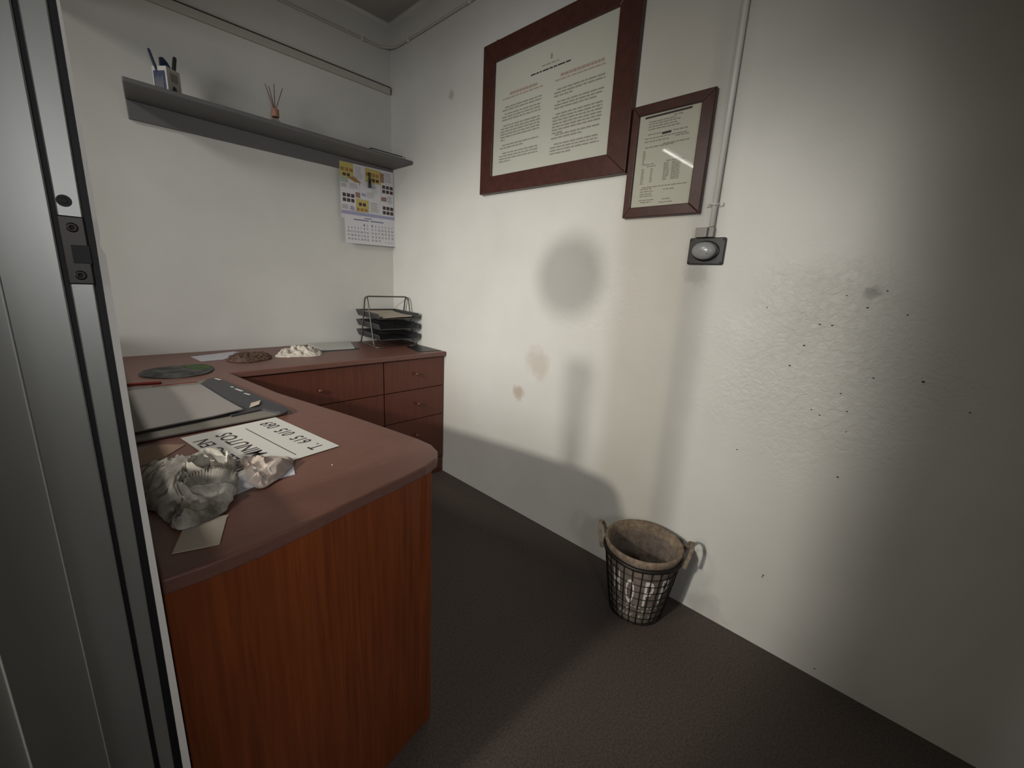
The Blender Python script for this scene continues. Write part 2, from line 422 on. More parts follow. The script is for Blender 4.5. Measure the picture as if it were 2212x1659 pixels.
t = thing('wall_switch', 'dark square wall plate with a round frosted dome at the foot of the pale pipe', 'switch', (XW, .546, 1.248))
bm = NB()
prism(bm, fillet([(.489, 1.249), (.603, 1.249), (.603, 1.333), (.489, 1.333)], .006, 3), XW - .0005, XW - .011, lambda u, v, w: (w, u, v))
obj('plate', bm, M['blackmetal'], t, bevel=.003)
def oval(bm):
    for v in bm.verts: v.co.z = 1.291 + (v.co.z - 1.291) * .74
    return bm
bm = oval(lathe(NB(), [(.043, 0), (.043, -.006), (.039, -.008)], (XW - .009, .546, 1.291), 40, 'x'))
obj('dome_ring', bm, M['blackp'], t, smooth=False)
R0 = .037
prof = [(R0, 0), (R0, -.012), (R0 * .97, -.018), (R0 * .9, -.023), (R0 * .75, -.028), (R0 * .5, -.031), (R0 * .25, -.0325), (.0005, -.033)]
dome = obj('dome', oval(lathe(NB(), prof, (XW - .016, .546, 1.291), 40, 'x')), M['dome'], t, smooth=True)
for dz in (-.018, -.0105, -.003):
    obj('rib', tube(NB(), [(XW - .016 - .0335 * math.sqrt(max(0, 1 - (yy / R0) ** 2 - (dz / (R0 * .74)) ** 2)) ** .8 + .0004, .546 + yy, 1.291 + dz) for yy in [-.024 + .006 * k for k in range(9)]], .0010, 6), M['dome'], dome)
obj('keyhole', box(NB(), (XW - .046, .527, 1.279), (XW - .034, .534, 1.283)), M['blackp'], dome)
for y in (.495, .597):
    for z in (1.256, 1.326): obj('screw', lathe(NB(), [(.003, 0), (.003, -.002), (.001, -.0026)], (XW - .011, y, z), 10, 'x'), M['strike'], t)
t = thing('cable_coupling', 'small taupe coupling box with a chrome strip on top of the dark switch plate', 'coupling', (XW, .556, 1.334))
obj('body', box(NB(), (XW - .019, .528, 1.3335), (XW - .0005, .586, 1.364)), M['tag'], t, bevel=.002)
obj('chrome_strip', box(NB(), (XW - .0215, .548, 1.3337), (XW - .0185, .556, 1.363)), M['chrome'], t, bevel=.0008)
obj('slot', box(NB(), (XW - .0205, .543, 1.3337), (XW - .0186, .547, 1.363)), M['blackp'], t)

# ------------------------------------------------------------------ framed documents
def picture(name, label, y0, y1, z0, z1, ws, depth, wallx=XW - .0015):
    """frame on the right wall; y1 is its left side as seen; ws = border widths left,right,bottom,top"""
    t = thing(name, label, 'picture frame', (wallx, (y0 + y1) / 2, z0))
    l, r, b, tp = ws
    O = [(y1, z0), (y0, z0), (y0, z1), (y1, z1)]; I = [(y1 - l, z0 + b), (y0 + r, z0 + b), (y0 + r, z1 - tp), (y1 - l, z1 - tp)]
    for k in range(4):
        bm = NB(); a, b2 = k, (k + 1) % 4
        prism(bm, [O[a], O[b2], I[b2], I[a]], wallx, wallx - depth, lambda u, v, w: (w, u, v))
        obj(('bottom_rail', 'side_rail', 'top_rail', 'side_rail')[k], bm, M['frame'], t, bevel=.0025)
    e = .004
    px = wallx - depth + .010
    bm = box(NB(), (wallx - .001, I[1][0] - e, I[0][1] - e), (px, I[0][0] + e, I[2][1] + e))
    paper = obj('document', bm, M['paper'], t)
    bm = box(NB(), (px - .0035, I[1][0] - .0005, I[0][1] - .0005), (px - .0025, I[0][0] + .0005, I[2][1] + .0005))
    obj('glass_pane', bm, M['glass'], t)
    return t, paper, px - .0006
big = picture('picture_frame', 'larger of two framed documents, two-column text, hung higher and nearer the corner', .865, 1.650, 1.563, 2.180, (.076, .086, .073, .080), .026)
t, paper, px = big
f = lambda y, z: (px, y, z)
rg = random.Random(3); TM = [M['ink'], M['inkred'], M['inkdark']]
bm = NB(); quad(bm, [f(1.258, 2.028), f(1.249, 2.028), f(1.249, 2.047), f(1.258, 2.047)], 0); obj('emblem', bm, TM, paper)
bm = NB(); words(bm, f, 1.301, 1.214, 2.012, .004, rg, 0); words(bm, f, 1.361, 1.152, 1.994, .005, rg, 2); obj('letterhead', bm, TM, paper)
for a, b, c_, d in ((1.48, 1.321, 1.523, 1.29), (1.201, 1.001, 1.226, .995)):
    bm = NB(); words(bm, f, a, b, 1.953, .010, rg, 1, .01, .02, .003); words(bm, f, c_, d, 1.941, .005, rg, 1); obj('column_heading', bm, TM, paper)
for col in ([((1.522, 1.294, .015), 1.911, 2, 0), ((1.522, 1.295, .015), 1.884, 3, 0), ((1.528, 1.297, .015), 1.838, 6, .88), ((1.530, 1.300, .015), 1.760, 2, .35), ((1.532, 1.300, .02), 1.727, 4, .7)],
            [((1.228, .992, .015), 1.912, 3, .6), ((1.222, .993, .012), 1.868, 3, .1), ((1.228, .994, .015), 1.824, 7, .75), ((1.230, .996, .02), 1.749, 2, .35), ((1.232, .996, .02), 1.715, 4, .55)]):
    bm = NB()
    for (a, b, ind), zt, n, last in col:
        for k in range(n):
            z = zt - k * .0112; u0 = a - (ind if k == 0 else 0); u1 = b if k < n - 1 else b + (a - b) * last
            words(bm, f, u0, u1, z - .0045, .0052, rg, 0)
    obj('text_column', bm, TM, paper)
tk = thing('nail', 'small nail head poking above the top left edge of the larger frame', 'nail', (XW - .008, 1.574, 2.185))
obj('shank', tube(NB(), [(XW + .003, 1.574, 2.184), (XW - .014, 1.574, 2.187)], .0018, 8), M['strike'], tk)
obj('head', tube(NB(), [(XW - .014, 1.574, 2.187), (XW - .0158, 1.574, 2.1873)], .0038, 10), M['strike'], tk)

small = picture('picture_frame', 'smaller framed form with a black heading bar, hung lower beside the conduit pipe', .583, .861, 1.409, 1.770, (.026, .040, .034, .032), .020)
t, paper, px = small
f = lambda y, z: (px, y, z); bm = NB()
quad(bm, [f(.816, 1.727), f(.655, 1.7285), f(.655, 1.7345), f(.816, 1.733)], 1)
obj('heading_bar', bm, [M['ink'], M['inkdark']], paper); bm = NB()
quad(bm, [f(.748, 1.669), f(.716, 1.670), f(.716, 1.677), f(.748, 1.676)], 1)
obj('redaction_bar', bm, [M['ink'], M['inkdark']], paper)
L_ = [(.715, .68, 1.722), (.80, .705, 1.715), (.80, .69, 1.708), (.80, .70, 1.7), (.80, .69, 1.692), (.80, .75, 1.676), (.71, .657, 1.676), (.809, .66, 1.664), (.70, .655, 1.658), (.809, .72, 1.654), (.74, .651, 1.64), (.805, .70, 1.636), (.72, .66, 1.585), (.80, .76, 1.582), (.79, .757, 1.575), (.80, .64, 1.508), (.805, .757, 1.502), (.72, .68, 1.496), (.805, .757, 1.494), (.805, .757, 1.486), (.805, .757, 1.479), (.806, .75, 1.466), (.80, .76, 1.459), (.72, .69, 1.465), (.73, .683, 1.455)]
IK = [M['ink'], M['inkdark']]
for keep in (lambda a, z: z > 1.69, lambda a, z: 1.63 < z < 1.69, lambda a, z: 1.57 < z < 1.59 and a < .73, lambda a, z: 1.57 < z < 1.59 and a > .73, lambda a, z: z < 1.52 and a > .78, lambda a, z: 1.50 < z < 1.52 and a < .78, lambda a, z: 1.48 < z < 1.50 and a < .78, lambda a, z: z < 1.48 and a < .78):
    bm = NB()
    for a, b, z in L_:
        if keep(a, z): words(bm, f, a, b, z - .002, .0033, rg, 0, .006, .02, .0025)
    obj('form_text', bm, IK, paper)
for a, b, za, zb in [(.81, .803, 1.626, 1.58), (.809, .80, 1.569, 1.522), (.775, .768, 1.567, 1.522), (.728, .710, 1.580, 1.525), (.700, .672, 1.580, 1.525)]:
    z = za; bm = NB()
    while z > zb: words(bm, f, a, b - rg.uniform(0, .004), z - .003, .003, rg, 0, .006, .02, .002); z -= .0052
    obj('table_column', bm, IK, paper)

# ------------------------------------------------------------------ shelf and what is on it
def shz(x): return 1.8195 - (x - .24) * .0125      # top of the shelf board, it drops a little to the right
t = thing('wall_shelf', 'long grey wall shelf with a deep back rail, high on the back wall', 'shelf', (.85, YW, 1.73))
bm = NB(); yf, th = 2.262, .018
P = [(.236, yf), (XW - .004, yf), (XW - .004, YW - .001), (.262, YW - .001)]
lo = [bm.verts.new((x, y, shz(x) - th)) for x, y in P]; hi = [bm.verts.new((x, y, shz(x))) for x, y in P]
bm.faces.new(lo[::-1]); bm.faces.new(hi)
for i in range(4): bm.faces.new((lo[i], lo[(i + 1) % 4], hi[(i + 1) % 4], hi[i]))
obj('board', bm, M['shelf'], t, bevel=.005, seg=3)
bm = NB()
prism(bm, [(.264, 1.731), (XW - .004, 1.728), (XW - .004, shz(XW) - th - .0005), (.262, shz(.262) - th - .0005)], YW - .001, YW - .017, lambda u, v, w: (u, w, v))
obj('back_rail', bm, M['shelf'], t, bevel=.002)

cx, cy, cz = .388, 2.372, shz(.388) + .0006
cup = thing('pencil_cup', 'square white pencil cup with dark blue printed side, left end of the grey shelf', 'pencil cup', (cx, cy, cz))
w, h, rot = .031, .100, math.radians(38)
def cuppt(u, v, z): return (cx + u * math.cos(rot) - v * math.sin(rot), cy + u * math.sin(rot) + v * math.cos(rot), cz + z)
bm = NB()
prism(bm, [(-w, -w), (w, -w), (w, w), (-w, w)], 0, .003, cuppt)
for a, b in (((-w, -w), (w, -w + .002)), ((-w, w - .002), (w, w)), ((-w, -w + .002), (-w + .002, w - .002)), ((w - .002, -w + .002), (w, w - .002))):
    prism(bm, [(a[0], a[1]), (b[0], a[1]), (b[0], b[1]), (a[0], b[1])], .003, h, cuppt)
obj('cup_body', bm, M['white'], cup)
bm = NB(); q = -w - .0006
def face_a(u, z): return cuppt(u, q, z)                # side turned to the right of the picture
def face_b(u, z): return cuppt(q, u, z)                # side turned to the left of the picture
quad(bm, [face_b(-.024, .006), face_b(.026, .006), face_b(.026, .084), face_b(-.024, .084)], 0)
for k in range(6):
    u = -.012 + .006 * k; quad(bm, [cuppt(q - .0004, u, .02 + .005 * (k % 2)), cuppt(q - .0004, u + .0025, .02 + .005 * (k % 2)), cuppt(q - .0004, u + .0015, .066 - .004 * (k % 3)), cuppt(q - .0004, u, .066 - .004 * (k % 3))], 1)
quad(bm, [face_a(-.016, .052), face_a(.018, .052), face_a(.018, .085), face_a(-.016, .085)], 1)
bl = [face_a(-.002 + .011 * math.cos(a), .020 + .019 * math.sin(a)) for a in [k * math.pi / 8 for k in range(16)]]
quad(bm, bl, 2)
obj('printed_pattern', bm, [M['navyprint'], M['ink'], M['blackp']], cup)
def pen(label, a, b, r, mats, name='pen', cap=.35, cat='pen'):
    a, b = Vector(a), Vector(b); t = thing(name, label, cat, a)
    d = b - a
    obj('barrel', tube(NB(), [a, a + d * (1 - cap)], r, 10), mats[0], t, smooth=False, bevel=.0004)
    obj('cap', tube(NB(), [a + d * (1 - cap), a + d * .97, b], [r * 1.15, r * 1.1, r * .7], 10), mats[1], t)
    return t
pen('thin blue pen leaning left out of the white pencil cup', (.380, 2.375, cz + .006), (.338, 2.352, cz + .150), .0045, (M['navy'], M['navy']))
pen('stout black marker standing upright at the right of the pencil cup', (.396, 2.364, cz + .006), (.420, 2.357, cz + .150), .0062, (M['blackp'], M['blackp']), 'marker', cat='marker')
t = thing('sharpener', 'wide dark blue clip-shaped desk tool in the middle of the pencil cup', 'desk tool', (.384, 2.376, cz + .006))
bm = NB()
prism(bm, [(-.010, .004), (.010, .004), (.014, .105), (.024, .108), (.012, .128), (-.002, .142), (-.012, .140), (-.013, .110)], -.005, .005, lambda u, v, w: (.384 + u * .9 - w * .5, 2.376 + w, cz + v))
obj('blade_body', bm, M['navy'], t, bevel=.0015)
obj('rivet', lathe(NB(), [(.004, 0), (.004, -.0015)], (.386, 2.3702, cz + .122), 10, 'y'), M['blackp'], t)

dx, dy = .786, 2.37; dz = shz(dx) + .0006
t = thing('reed_diffuser', 'glass reed diffuser with brown reeds and wooden collar, middle of the grey shelf', 'diffuser', (dx, dy, dz))
obj('bottle', lathe(NB(), [(.020, 0), (.021, .003), (.021, .030), (.017, .036), (.0125, .038), (.0125, .046)], (dx, dy, dz), 28), M['bottle'], t, smooth=True)
obj('collar', lathe(NB(), [(.016, .046), (.0165, .049), (.0165, .078), (.015, .080), (.006, .080)], (dx, dy, dz), 28), M['cork'], t, smooth=False, bevel=.0008)
obj('oil', lathe(NB(), [(.018, .002), (.018, .016)], (dx, dy, dz), 24), M['bottle'], t)
for a, b in (((-.004, .002), (-.036, -.004, .172)), ((-.002, -.003), (-.016, .01, .172)), ((-.003, 0), (-.022, -.012, .160)), ((.002, .002), (.005, .004, .186)), ((.004, -.002), (.040, .002, .178))):
    obj('reed', tube(NB(), [(dx + a[0], dy + a[1], dz + .0795), (dx + b[0], dy + b[1], dz + b[2])], .0016, 6), M['reed'], t)

t = thing('notebook', 'thin white notebook with a dark cover lying at the right end of the grey shelf', 'notebook', (1.36, 2.40, shz(1.36)))
bz = shz(1.24) + .0012
obj('pages', box(NB(), (1.252, 2.335, bz), (1.440, 2.47, bz + .022)), M['white'], t, bevel=.001)
obj('cover', box(NB(), (1.249, 2.332, bz + .0222), (1.443, 2.472, bz + .0262)), M['blackp'], t, bevel=.001)

# ------------------------------------------------------------------ wall calendar
yc = YW - .019
cal = thing('wall_calendar', 'wall calendar with yellow and white advert squares above two months of dates', 'calendar', (1.30, yc, 1.335))
def cy_(z): return yc - .0006 - max(0, (1.50 - z)) ** 1.6 * .12
bm = NB()
cols = [1.134 + .333 * i / 8 for i in range(9)]
board = lambda x, z: (x, cy_(z), z)
rows = [1.470, 1.53, 1.62, 1.766]
vs = [[bm.verts.new(board(x, z + .004 * (x - 1.134) / .333)) for x in cols] for z in rows]
for A, B in zip(vs, vs[1:]):
    for i in range(8): bm.faces.new((A[i], A[i + 1], B[i + 1], B[i]))
poster = obj('advert_sheet', bm, M['calpaper'], cal, solid=.0008)
bm = NB(); rows = [1.334, 1.37, 1.41, 1.45, 1.492]
pg = lambda x, z: (x, cy_(z) - .003, z)
vs = [[bm.verts.new(pg(1.150 + (x - 1.134) * .328 / .333, z + .006 * (x - 1.134) / .333)) for x in cols] for z in rows]
for A, B in zip(vs, vs[1:]):
    for i in range(8): bm.faces.new((A[i], A[i + 1], B[i + 1], B[i]))
page = obj('date_page', bm, M['calpaper'], cal, solid=.0008)
mats = [M['yellow'], M['calpaper'], M['photo'], M['olive'], M['lilac'], M['lilacdark'], M['ink'], M['rust'], M['greenprint']]
bm = NB(); lay = [0]
def pq(pts, mi, d=.0012):
    lay[0] += 1e-5
    quad(bm, [(x, cy_(z) - d - lay[0], z) for x, z in pts], mi)
def photos(x0, x1, z0, z1, nx, nz, mi=2):
    gx, gz = .12 * (x1 - x0) / nx, .14 * (z1 - z0) / nz
    for i in range(nx):
        for j in range(nz):
            a = x0 + (x1 - x0) * i / nx; b = z0 + (z1 - z0) * j / nz
            pq([(a + gx, b + gz), (a + (x1 - x0) / nx - gx, b + gz), (a + (x1 - x0) / nx - gx, b + (z1 - z0) / nz - gz), (a + gx, b + (z1 - z0) / nz - gz)], mi, .0016)
def lines(x0, x1, z0, z1, n, mi=6):
    for k in range(n):
        z = z1 - (z1 - z0) * (k + .5) / n
        pq([(x0, z - .0012), (x1 - rg.uniform(0, .3) * (x1 - x0), z - .0012), (x1 - rg.uniform(0, .3) * (x1 - x0), z + .0012), (x0, z + .0012)], mi, .0016)
pq([(1.134, 1.69), (1.215, 1.68), (1.213, 1.766), (1.134, 1.765)], 0); photos(1.136, 1.213, 1.716, 1.742, 3, 1, 3); photos(1.147, 1.195, 1.692, 1.713, 2, 1)
pq([(1.175, 1.69), (1.246, 1.66), (1.262, 1.672), (1.215, 1.70)], 3, .0013)
pq([(1.215, 1.702), (1.269, 1.675), (1.280, 1.764), (1.215, 1.766)], 1, .0014); lines(1.222, 1.270, 1.69, 1.758, 9)
pq([(1.284, 1.686), (1.384, 1.684), (1.384, 1.760), (1.284, 1.762)], 0); photos(1.286, 1.37, 1.716, 1.742, 4, 1, 3); photos(1.30, 1.372, 1.69, 1.713, 3, 1)
pq([(1.378, 1.70), (1.404, 1.70), (1.404, 1.752), (1.378, 1.752)], 7, .0013)
pq([(1.404, 1.700), (1.462, 1.704), (1.467, 1.766), (1.404, 1.766)], 1, .0014); lines(1.408, 1.455, 1.705, 1.760, 8)
photos(1.388, 1.464, 1.640, 1.690, 3, 2)
pq([(1.136, 1.662), (1.18, 1.658), (1.18, 1.688), (1.136, 1.690)], 8, .0013)
pq([(1.182, 1.628), (1.246, 1.630), (1.246, 1.671), (1.182, 1.670)], 1, .0014); lines(1.188, 1.238, 1.634, 1.664, 5)
lines(1.138, 1.172, 1.634, 1.655, 4)
photos(1.142, 1.216, 1.556, 1.608, 3, 2)
pq([(1.250, 1.590), (1.382, 1.593), (1.383, 1.680), (1.250, 1.672)], 1, .0014); lines(1.32, 1.36, 1.63, 1.665, 4, 8); lines(1.29, 1.345, 1.60, 1.632, 4); pq([(1.258, 1.606), (1.285, 1.603), (1.285, 1.618), (1.258, 1.622)], 4, .0016)
pq([(1.222, 1.592), (1.250, 1.590), (1.250, 1.618), (1.222, 1.620)], 7, .0013)
pq([(1.222, 1.515), (1.300, 1.518), (1.300, 1.584), (1.224, 1.586)], 0); photos(1.237, 1.286, 1.545, 1.570, 2, 1); photos(1.222, 1.296, 1.516, 1.540, 3, 1, 3)
pq([(1.307, 1.518), (1.371, 1.521), (1.373, 1.586), (1.307, 1.580)], 1, .0014); lines(1.312, 1.366, 1.524, 1.580, 9)
pq([(1.382, 1.597), (1.417, 1.597), (1.417, 1.621), (1.382, 1.619)], 7, .0014); lines(1.424, 1.458, 1.59, 1.63, 5)
photos(1.389, 1.464, 1.520, 1.573, 3, 2)
lines(1.138, 1.18, 1.52, 1.545, 4); pq([(1.184, 1.520), (1.214, 1.516), (1.206, 1.540), (1.190, 1.542)], 4, .0016)
pq([(1.134, 1.494), (1.464, 1.498), (1.465, 1.514), (1.134, 1.512)], 4)
obj('advert_print', bm, mats, poster)
bm = NB()
def pp(x, z): return (x, pg(x, z)[1] - .0007, z)
for pts, mi in (([(1.150, 1.4895), (1.460, 1.4955), (1.460, 1.470), (1.150, 1.464)], 4), ([(1.153, 1.467), (1.202, 1.468), (1.202, 1.490), (1.153, 1.489)], 1), ([(1.402, 1.471), (1.459, 1.472), (1.459, 1.491), (1.402, 1.490)], 1), ([(1.204, 1.466), (1.298, 1.468), (1.298, 1.474), (1.204, 1.472)], 5), ([(1.308, 1.468), (1.394, 1.470), (1.394, 1.476), (1.308, 1.474)], 5), ([(1.27, 1.480), (1.318, 1.481), (1.318, 1.486), (1.27, 1.485)], 5)):
    d = 0 if mi == 4 else .0003
    quad(bm, [(x, y - d, z) for x, y, z in (pp(*p) for p in pts)], mi)
obj('month_heading', bm, mats, page)
bm = NB()
def digits(n, x, z):
    s = str(n); wd = .0062 * len(s)
    text(bm, s, lambda u, v: (u, pg(u, v)[1] - .0009, v), x - wd / 2, x + wd / 2, z, z + .0115)
def month(xa, xb, za, zstep, first, ndays, slope):
    for d in range(1, ndays + 1):
        k = d - 1 + first; c, r = k % 7, k // 7
        if r > 4: break
        x = xa + (xb - xa) * c / 6
        digits(d, x, za - r * zstep + slope * c / 6)
month(1.170, 1.287, 1.437, .0205, 5, 30, .001)
month(1.318, 1.450, 1.439, .0205, 0, 31, .002)
for x in (1.187, 1.203, 1.219): quad(bm, [pp(a, b) for a, b in ((x, 1.442), (x + .007, 1.442), (x + .007, 1.447), (x, 1.447))])
for x in (1.40, 1.424, 1.442): quad(bm, [(a, y - .0003, b) for a, y, b in (pp(x, 1.357), pp(x + .006, 1.357), pp(x + .003, 1.364))])
obj('date_figures', bm, M['inkdark'], page)
t = thing('key_fob', 'small black fob hanging over the upper middle of the wall calendar', 'key fob', (1.306, yc - .01, 1.735))
obj('cord', tube(NB(), [(1.308, yc - .0075, 1.738), (1.304, yc - .008, 1.725), (1.309, yc - .009, 1.705), (1.306, yc - .010, 1.692)], .0045, 8), M['blackp'], t, smooth=True)
obj('tassel', lathe(NB(), [(.003, .040), (.007, .034), (.008, .020), (.010, .004), (.009, 0)], (1.305, yc - .014, 1.655), 12), M['blackp'], t, smooth=True)
obj('ring', tube(NB(), [(1.3065, yc - .010 + .005 * math.cos(a), 1.697 + .006 * math.sin(a)) for a in [k * math.pi / 6 for k in range(12)]], .0012, 6, closed=True), M['strike'], t)

# ------------------------------------------------------------------ corner desk
LEFT = .0325
edge = [(.399, 1.934), (.449, 1.527), (.532, 1.149), (.567, .952), (.580, .872), (.583, .822), (.571, .778), (.544, .745), (.500, .725), (.435, .711), (.312, .688), (.238, .671), (.151, .655), (.082, .650), (LEFT, .652)]
poly = [(LEFT, YW - .0015), (XW - .003, YW - .0015), (XW - .003, 1.926)] + edge
wt = thing('corner_desk', 'L-shaped reddish brown desk with a rounded, bow-fronted near end', 'desk', (.3, 1.2, 0))
bm = prism(NB(), poly, .7275, ZC)
obj('worktop', bm, M['top'], wt, bevel=.004, seg=3)
def inset(pts, d):
    out = []
    for i, p in enumerate(pts):
        a = Vector(pts[max(i - 1, 0)]); b = Vector(pts[min(i + 1, len(pts) - 1)]); t_ = (b - a).normalized()
        out.append((p[0] + t_.y * d, p[1] - t_.x * d))
    return out
ins = inset(edge, .028)
dk = wt
near = [p for p in ins if p[1] < .80][1:]
near = [(.512, .735)] + [p for p in inset(edge, .012)[8:]]
near[-1] = (LEFT, near[-1][1]); 
outer = near; inner = [(x, y + .020) for x, y in near]
bm = prism(NB(), outer + inner[::-1], .0, .727)
obj('front_panel', bm, M['front'], dk, smooth=False, bevel=.0015)
bm = prism(NB(), [(.512, .738), (.528, .741), (.380, 1.80), (.362, 1.80)], 0, .727)
obj('side_panel', bm, M['front'], dk, bevel=.0015)
# drawer units under the back run
def drawer_unit(label, xa, xb, zs, knobs):
    yf = 1.946
    t = thing('drawer_cabinet', label, 'cabinet', ((xa + xb) / 2, 2.2, 0), 'drawer units under the back run of the worktop')
    obj('carcass', box(NB(), (xa, yf + .018, 0), (xb, YW - .004, .727)), M['drawer'], t)
    obj('plinth', box(NB(), (xa + .001, yf + .004, 0), (xb - .001, yf + .0178, .098)), M['drawer'], t)
    for (a, b), (kx, kz) in zip(zs, knobs):
        d = obj('drawer', box(NB(), (xa + .002, yf, a), (xb - .002, yf + .0175, b)), M['drawer'], t, bevel=.0015)
        obj('knob', lathe(NB(), [(.005, 0), (.0045, -.010), (.010, -.014), (.0105, -.020), (.007, -.024), (.001, -.025)], (kx, yf, kz), 18, 'y'), M['knob'], d, smooth=True)
    return t
zs = [(.553, .722), (.378, .549), (.104, .374)]
drawer_unit('right-hand dark drawer unit under the back worktop, against the right wall', 1.082, XW - .004, zs, [(1.272, .642), (1.284, .468), (1.272, .282)])
drawer_unit('left-hand dark drawer unit under the back worktop, behind the desk', .42, 1.080, zs, [(.749, .625), (.749, .455), (.749, .26)])

# ------------------------------------------------------------------ things on the desk
Z = ZC + .0004
def sheet(name, label, cat, poly, mats, z=Z, th=.0012, curl=0, group=None):
    t = tag(obj(name, prism(NB(), poly, z, z + th), mats), label, cat, group); return t
def smoothloop(P, n):
    P = [Vector(p) for p in P]; L = len(P); out = []
    for k in range(n):
        s = k / n * L; i = int(s); f_ = s - i
        a, b, c, d = P[i - 1], P[i % L], P[(i + 1) % L], P[(i + 2) % L]
        out.append(.5 * ((2 * b) + (c - a) * f_ + (2 * a - 5 * b + 4 * c - d) * f_ ** 2 + (3 * b - a - 3 * c + d) * f_ ** 3))
    return out
def crumple(P, zb, H, seed, centre=None, nr=30, na=120, fold=30, edge_h=.25, swirl=0, lobes=(), lean=.5, stretch=1.0, ang0=0):
    """a rumpled cloth: P is its outline on the table, H the height of its folds"""
    loop = smoothloop(P, na); c = Vector(centre) if centre else sum(loop, Vector((0, 0))) / na
    nz = noise.noise
    def ridge(n, k): return max(0.0, 1 - abs(n) * k)
    bm = NB(); rings = []
    for i in range(nr + 1):
        s = (i / nr) ** .8; ring = []
        for k in range(na):
            p = c + (loop[k] - c) * s
            x = p.x + nz(Vector((p.x * 45, p.y * 45, seed))) * .006 * s; y = p.y + nz(Vector((p.x * 45, p.y * 45, seed + 9))) * .006 * s
            a = swirl * (1 - s) + ang0; ex, ey = x - c.x, y - c.y
            xs = (ex * math.cos(a) - ey * math.sin(a)) * stretch; ys = ex * math.sin(a) + ey * math.cos(a)
            w = Vector((xs * fold, ys * fold, seed))
            w = w + Vector((nz(w * .55), nz(w * .55 + Vector((5, 3, 1))), 0)) * 1.1
            h = .62 * ridge(nz(w), 2.9) + .36 * ridge(nz(w * 1.7 + Vector((7, 1, 2))), 2.7) + .12 * ridge(nz(w * 4.1 + Vector((1, 8, 2))), 2.0)
            big = .5 + .8 * nz(Vector((x * 14, y * 14, seed + 4)))
            dome = (1 - s ** 3) * (1 - edge_h) + edge_h * (1 - s ** 10)
            for (lx_, ly_, lr, lh) in lobes: dome += lh * math.exp(-((x - lx_) ** 2 + (y - ly_) ** 2) / lr ** 2)
            z = H * max(.02, (h * .75 + .35 * max(0, big)) * max(0, dome))
            t1 = nz(Vector((x * 22, y * 22, seed + 20))); t2 = nz(Vector((x * 22, y * 22, seed + 30)))
            ring.append((x + lean * z * t1, y + lean * z * t2, zb + z + .0006))
            if i == 0: break
        rings.append(ring)
    top = bm.verts.new(rings[0][0]); prev = None
    for ring in rings[1:]:
        cur = [bm.verts.new(p) for p in ring]
        for k in range(na):
            if prev is None: bm.faces.new((top, cur[k], cur[(k + 1) % na]))
            else: bm.faces.new((prev[k], cur[k], cur[(k + 1) % na], prev[(k + 1) % na]))
        prev = cur
    cen = bm.verts.new((c.x, c.y, zb)); base = [bm.verts.new((v.co.x, v.co.y, zb)) for v in prev]
    for k in range(na):
        bm.faces.new((prev[k], base[k], base[(k + 1) % na], prev[(k + 1) % na])); bm.faces.new((cen, base[(k + 1) % na], base[k]))
    return bm

# desk pad
t = thing('desk_pad', 'grey desk pad of large paper sheets with a charcoal strip along its edge', 'desk pad', (.2, 1.5, Z))
obj('backing_board', prism(NB(), fillet([(.040, 1.236), (.372, 1.258), (.404, 1.282), (.335, 1.815), (.040, 1.775)], [.0, .02, .03, .02, 0]), Z + .003, Z + .008), M['padboard'], t, bevel=.001)
flap = obj('charcoal_strip', prism(NB(), fillet([(.262, 1.302), (.345, 1.318), (.368, 1.262), (.392, 1.255), (.403, 1.29), (.390, 1.36), (.334, 1.812), (.306, 1.806), (.262, 1.72)], [0, .01, .015, .02, .02, .02, .02, .02, 0]), Z + .0082, Z + .013), M['flap'], t, bevel=.0015)
for a, b, w in (((.325, 1.795), (.334, 1.758), .004), ((.343, 1.60), (.352, 1.555), .004), ((.350, 1.525), (.358, 1.495), .0035), ((.339, 1.64), (.342, 1.622), .003)):
    bm = NB(); quad(bm, [(a[0] - w, a[1], Z + .0133), (b[0] - w, b[1], Z + .0133), (b[0] + w, b[1], Z + .0133), (a[0] + w, a[1], Z + .0133)])
    obj('printed_mark', bm, M['white'], flap)
bm = NB(); G = 14
C4 = [Vector((.040, 1.278)), Vector((.295, 1.318)), Vector((.266, 1.700)), Vector((.040, 1.738))]
def padz(u, v): return Z + .0145 + .004 * max(0, u - .7) * (1 - v) * 8 * .5 + .0015 * math.sin(v * 5 + u * 3)
vs = [[bm.verts.new((*((C4[0] * (1 - i / G) + C4[1] * (i / G)) * (1 - j / G) + (C4[3] * (1 - i / G) + C4[2] * (i / G)) * (j / G)), padz(i / G, j / G))) for i in range(G + 1)] for j in range(G + 1)]
for j in range(G):
    for i in range(G): bm.faces.new((vs[j][i], vs[j][i + 1], vs[j + 1][i + 1], vs[j + 1][i]))
obj('sheets', bm, M['greysheet'], t, solid=.003)
bm = NB(); quad(bm, [(.318, 1.347, Z + .0136), (.345, 1.352, Z + .018), (.364, 1.405, Z + .015), (.335, 1.395, Z + .0136)])
obj('torn_corner', bm, M['cream'], t, solid=.0006)

sheet('paper_strip', 'narrow grey sheet of paper sticking out beyond the far edge of the desk pad', 'paper', [(.040, 1.758), (.332, 1.757), (.318, 1.832), (.040, 1.846)], M['greysheet'], Z, .0012)
pen('dark red pen lying alone on the worktop between mouse pad and paper strip', (.040, 1.892, Z + .0046), (.181, 1.857, Z + .0046), .0046, (M['red'], M['red']))
pen('dark pen with a silver tip lying on the grey paper strip', (.272, 1.790, Z + .0060), (.085, 1.795, Z + .0060), .0042, (M['red'], M['silver']), cap=.34)

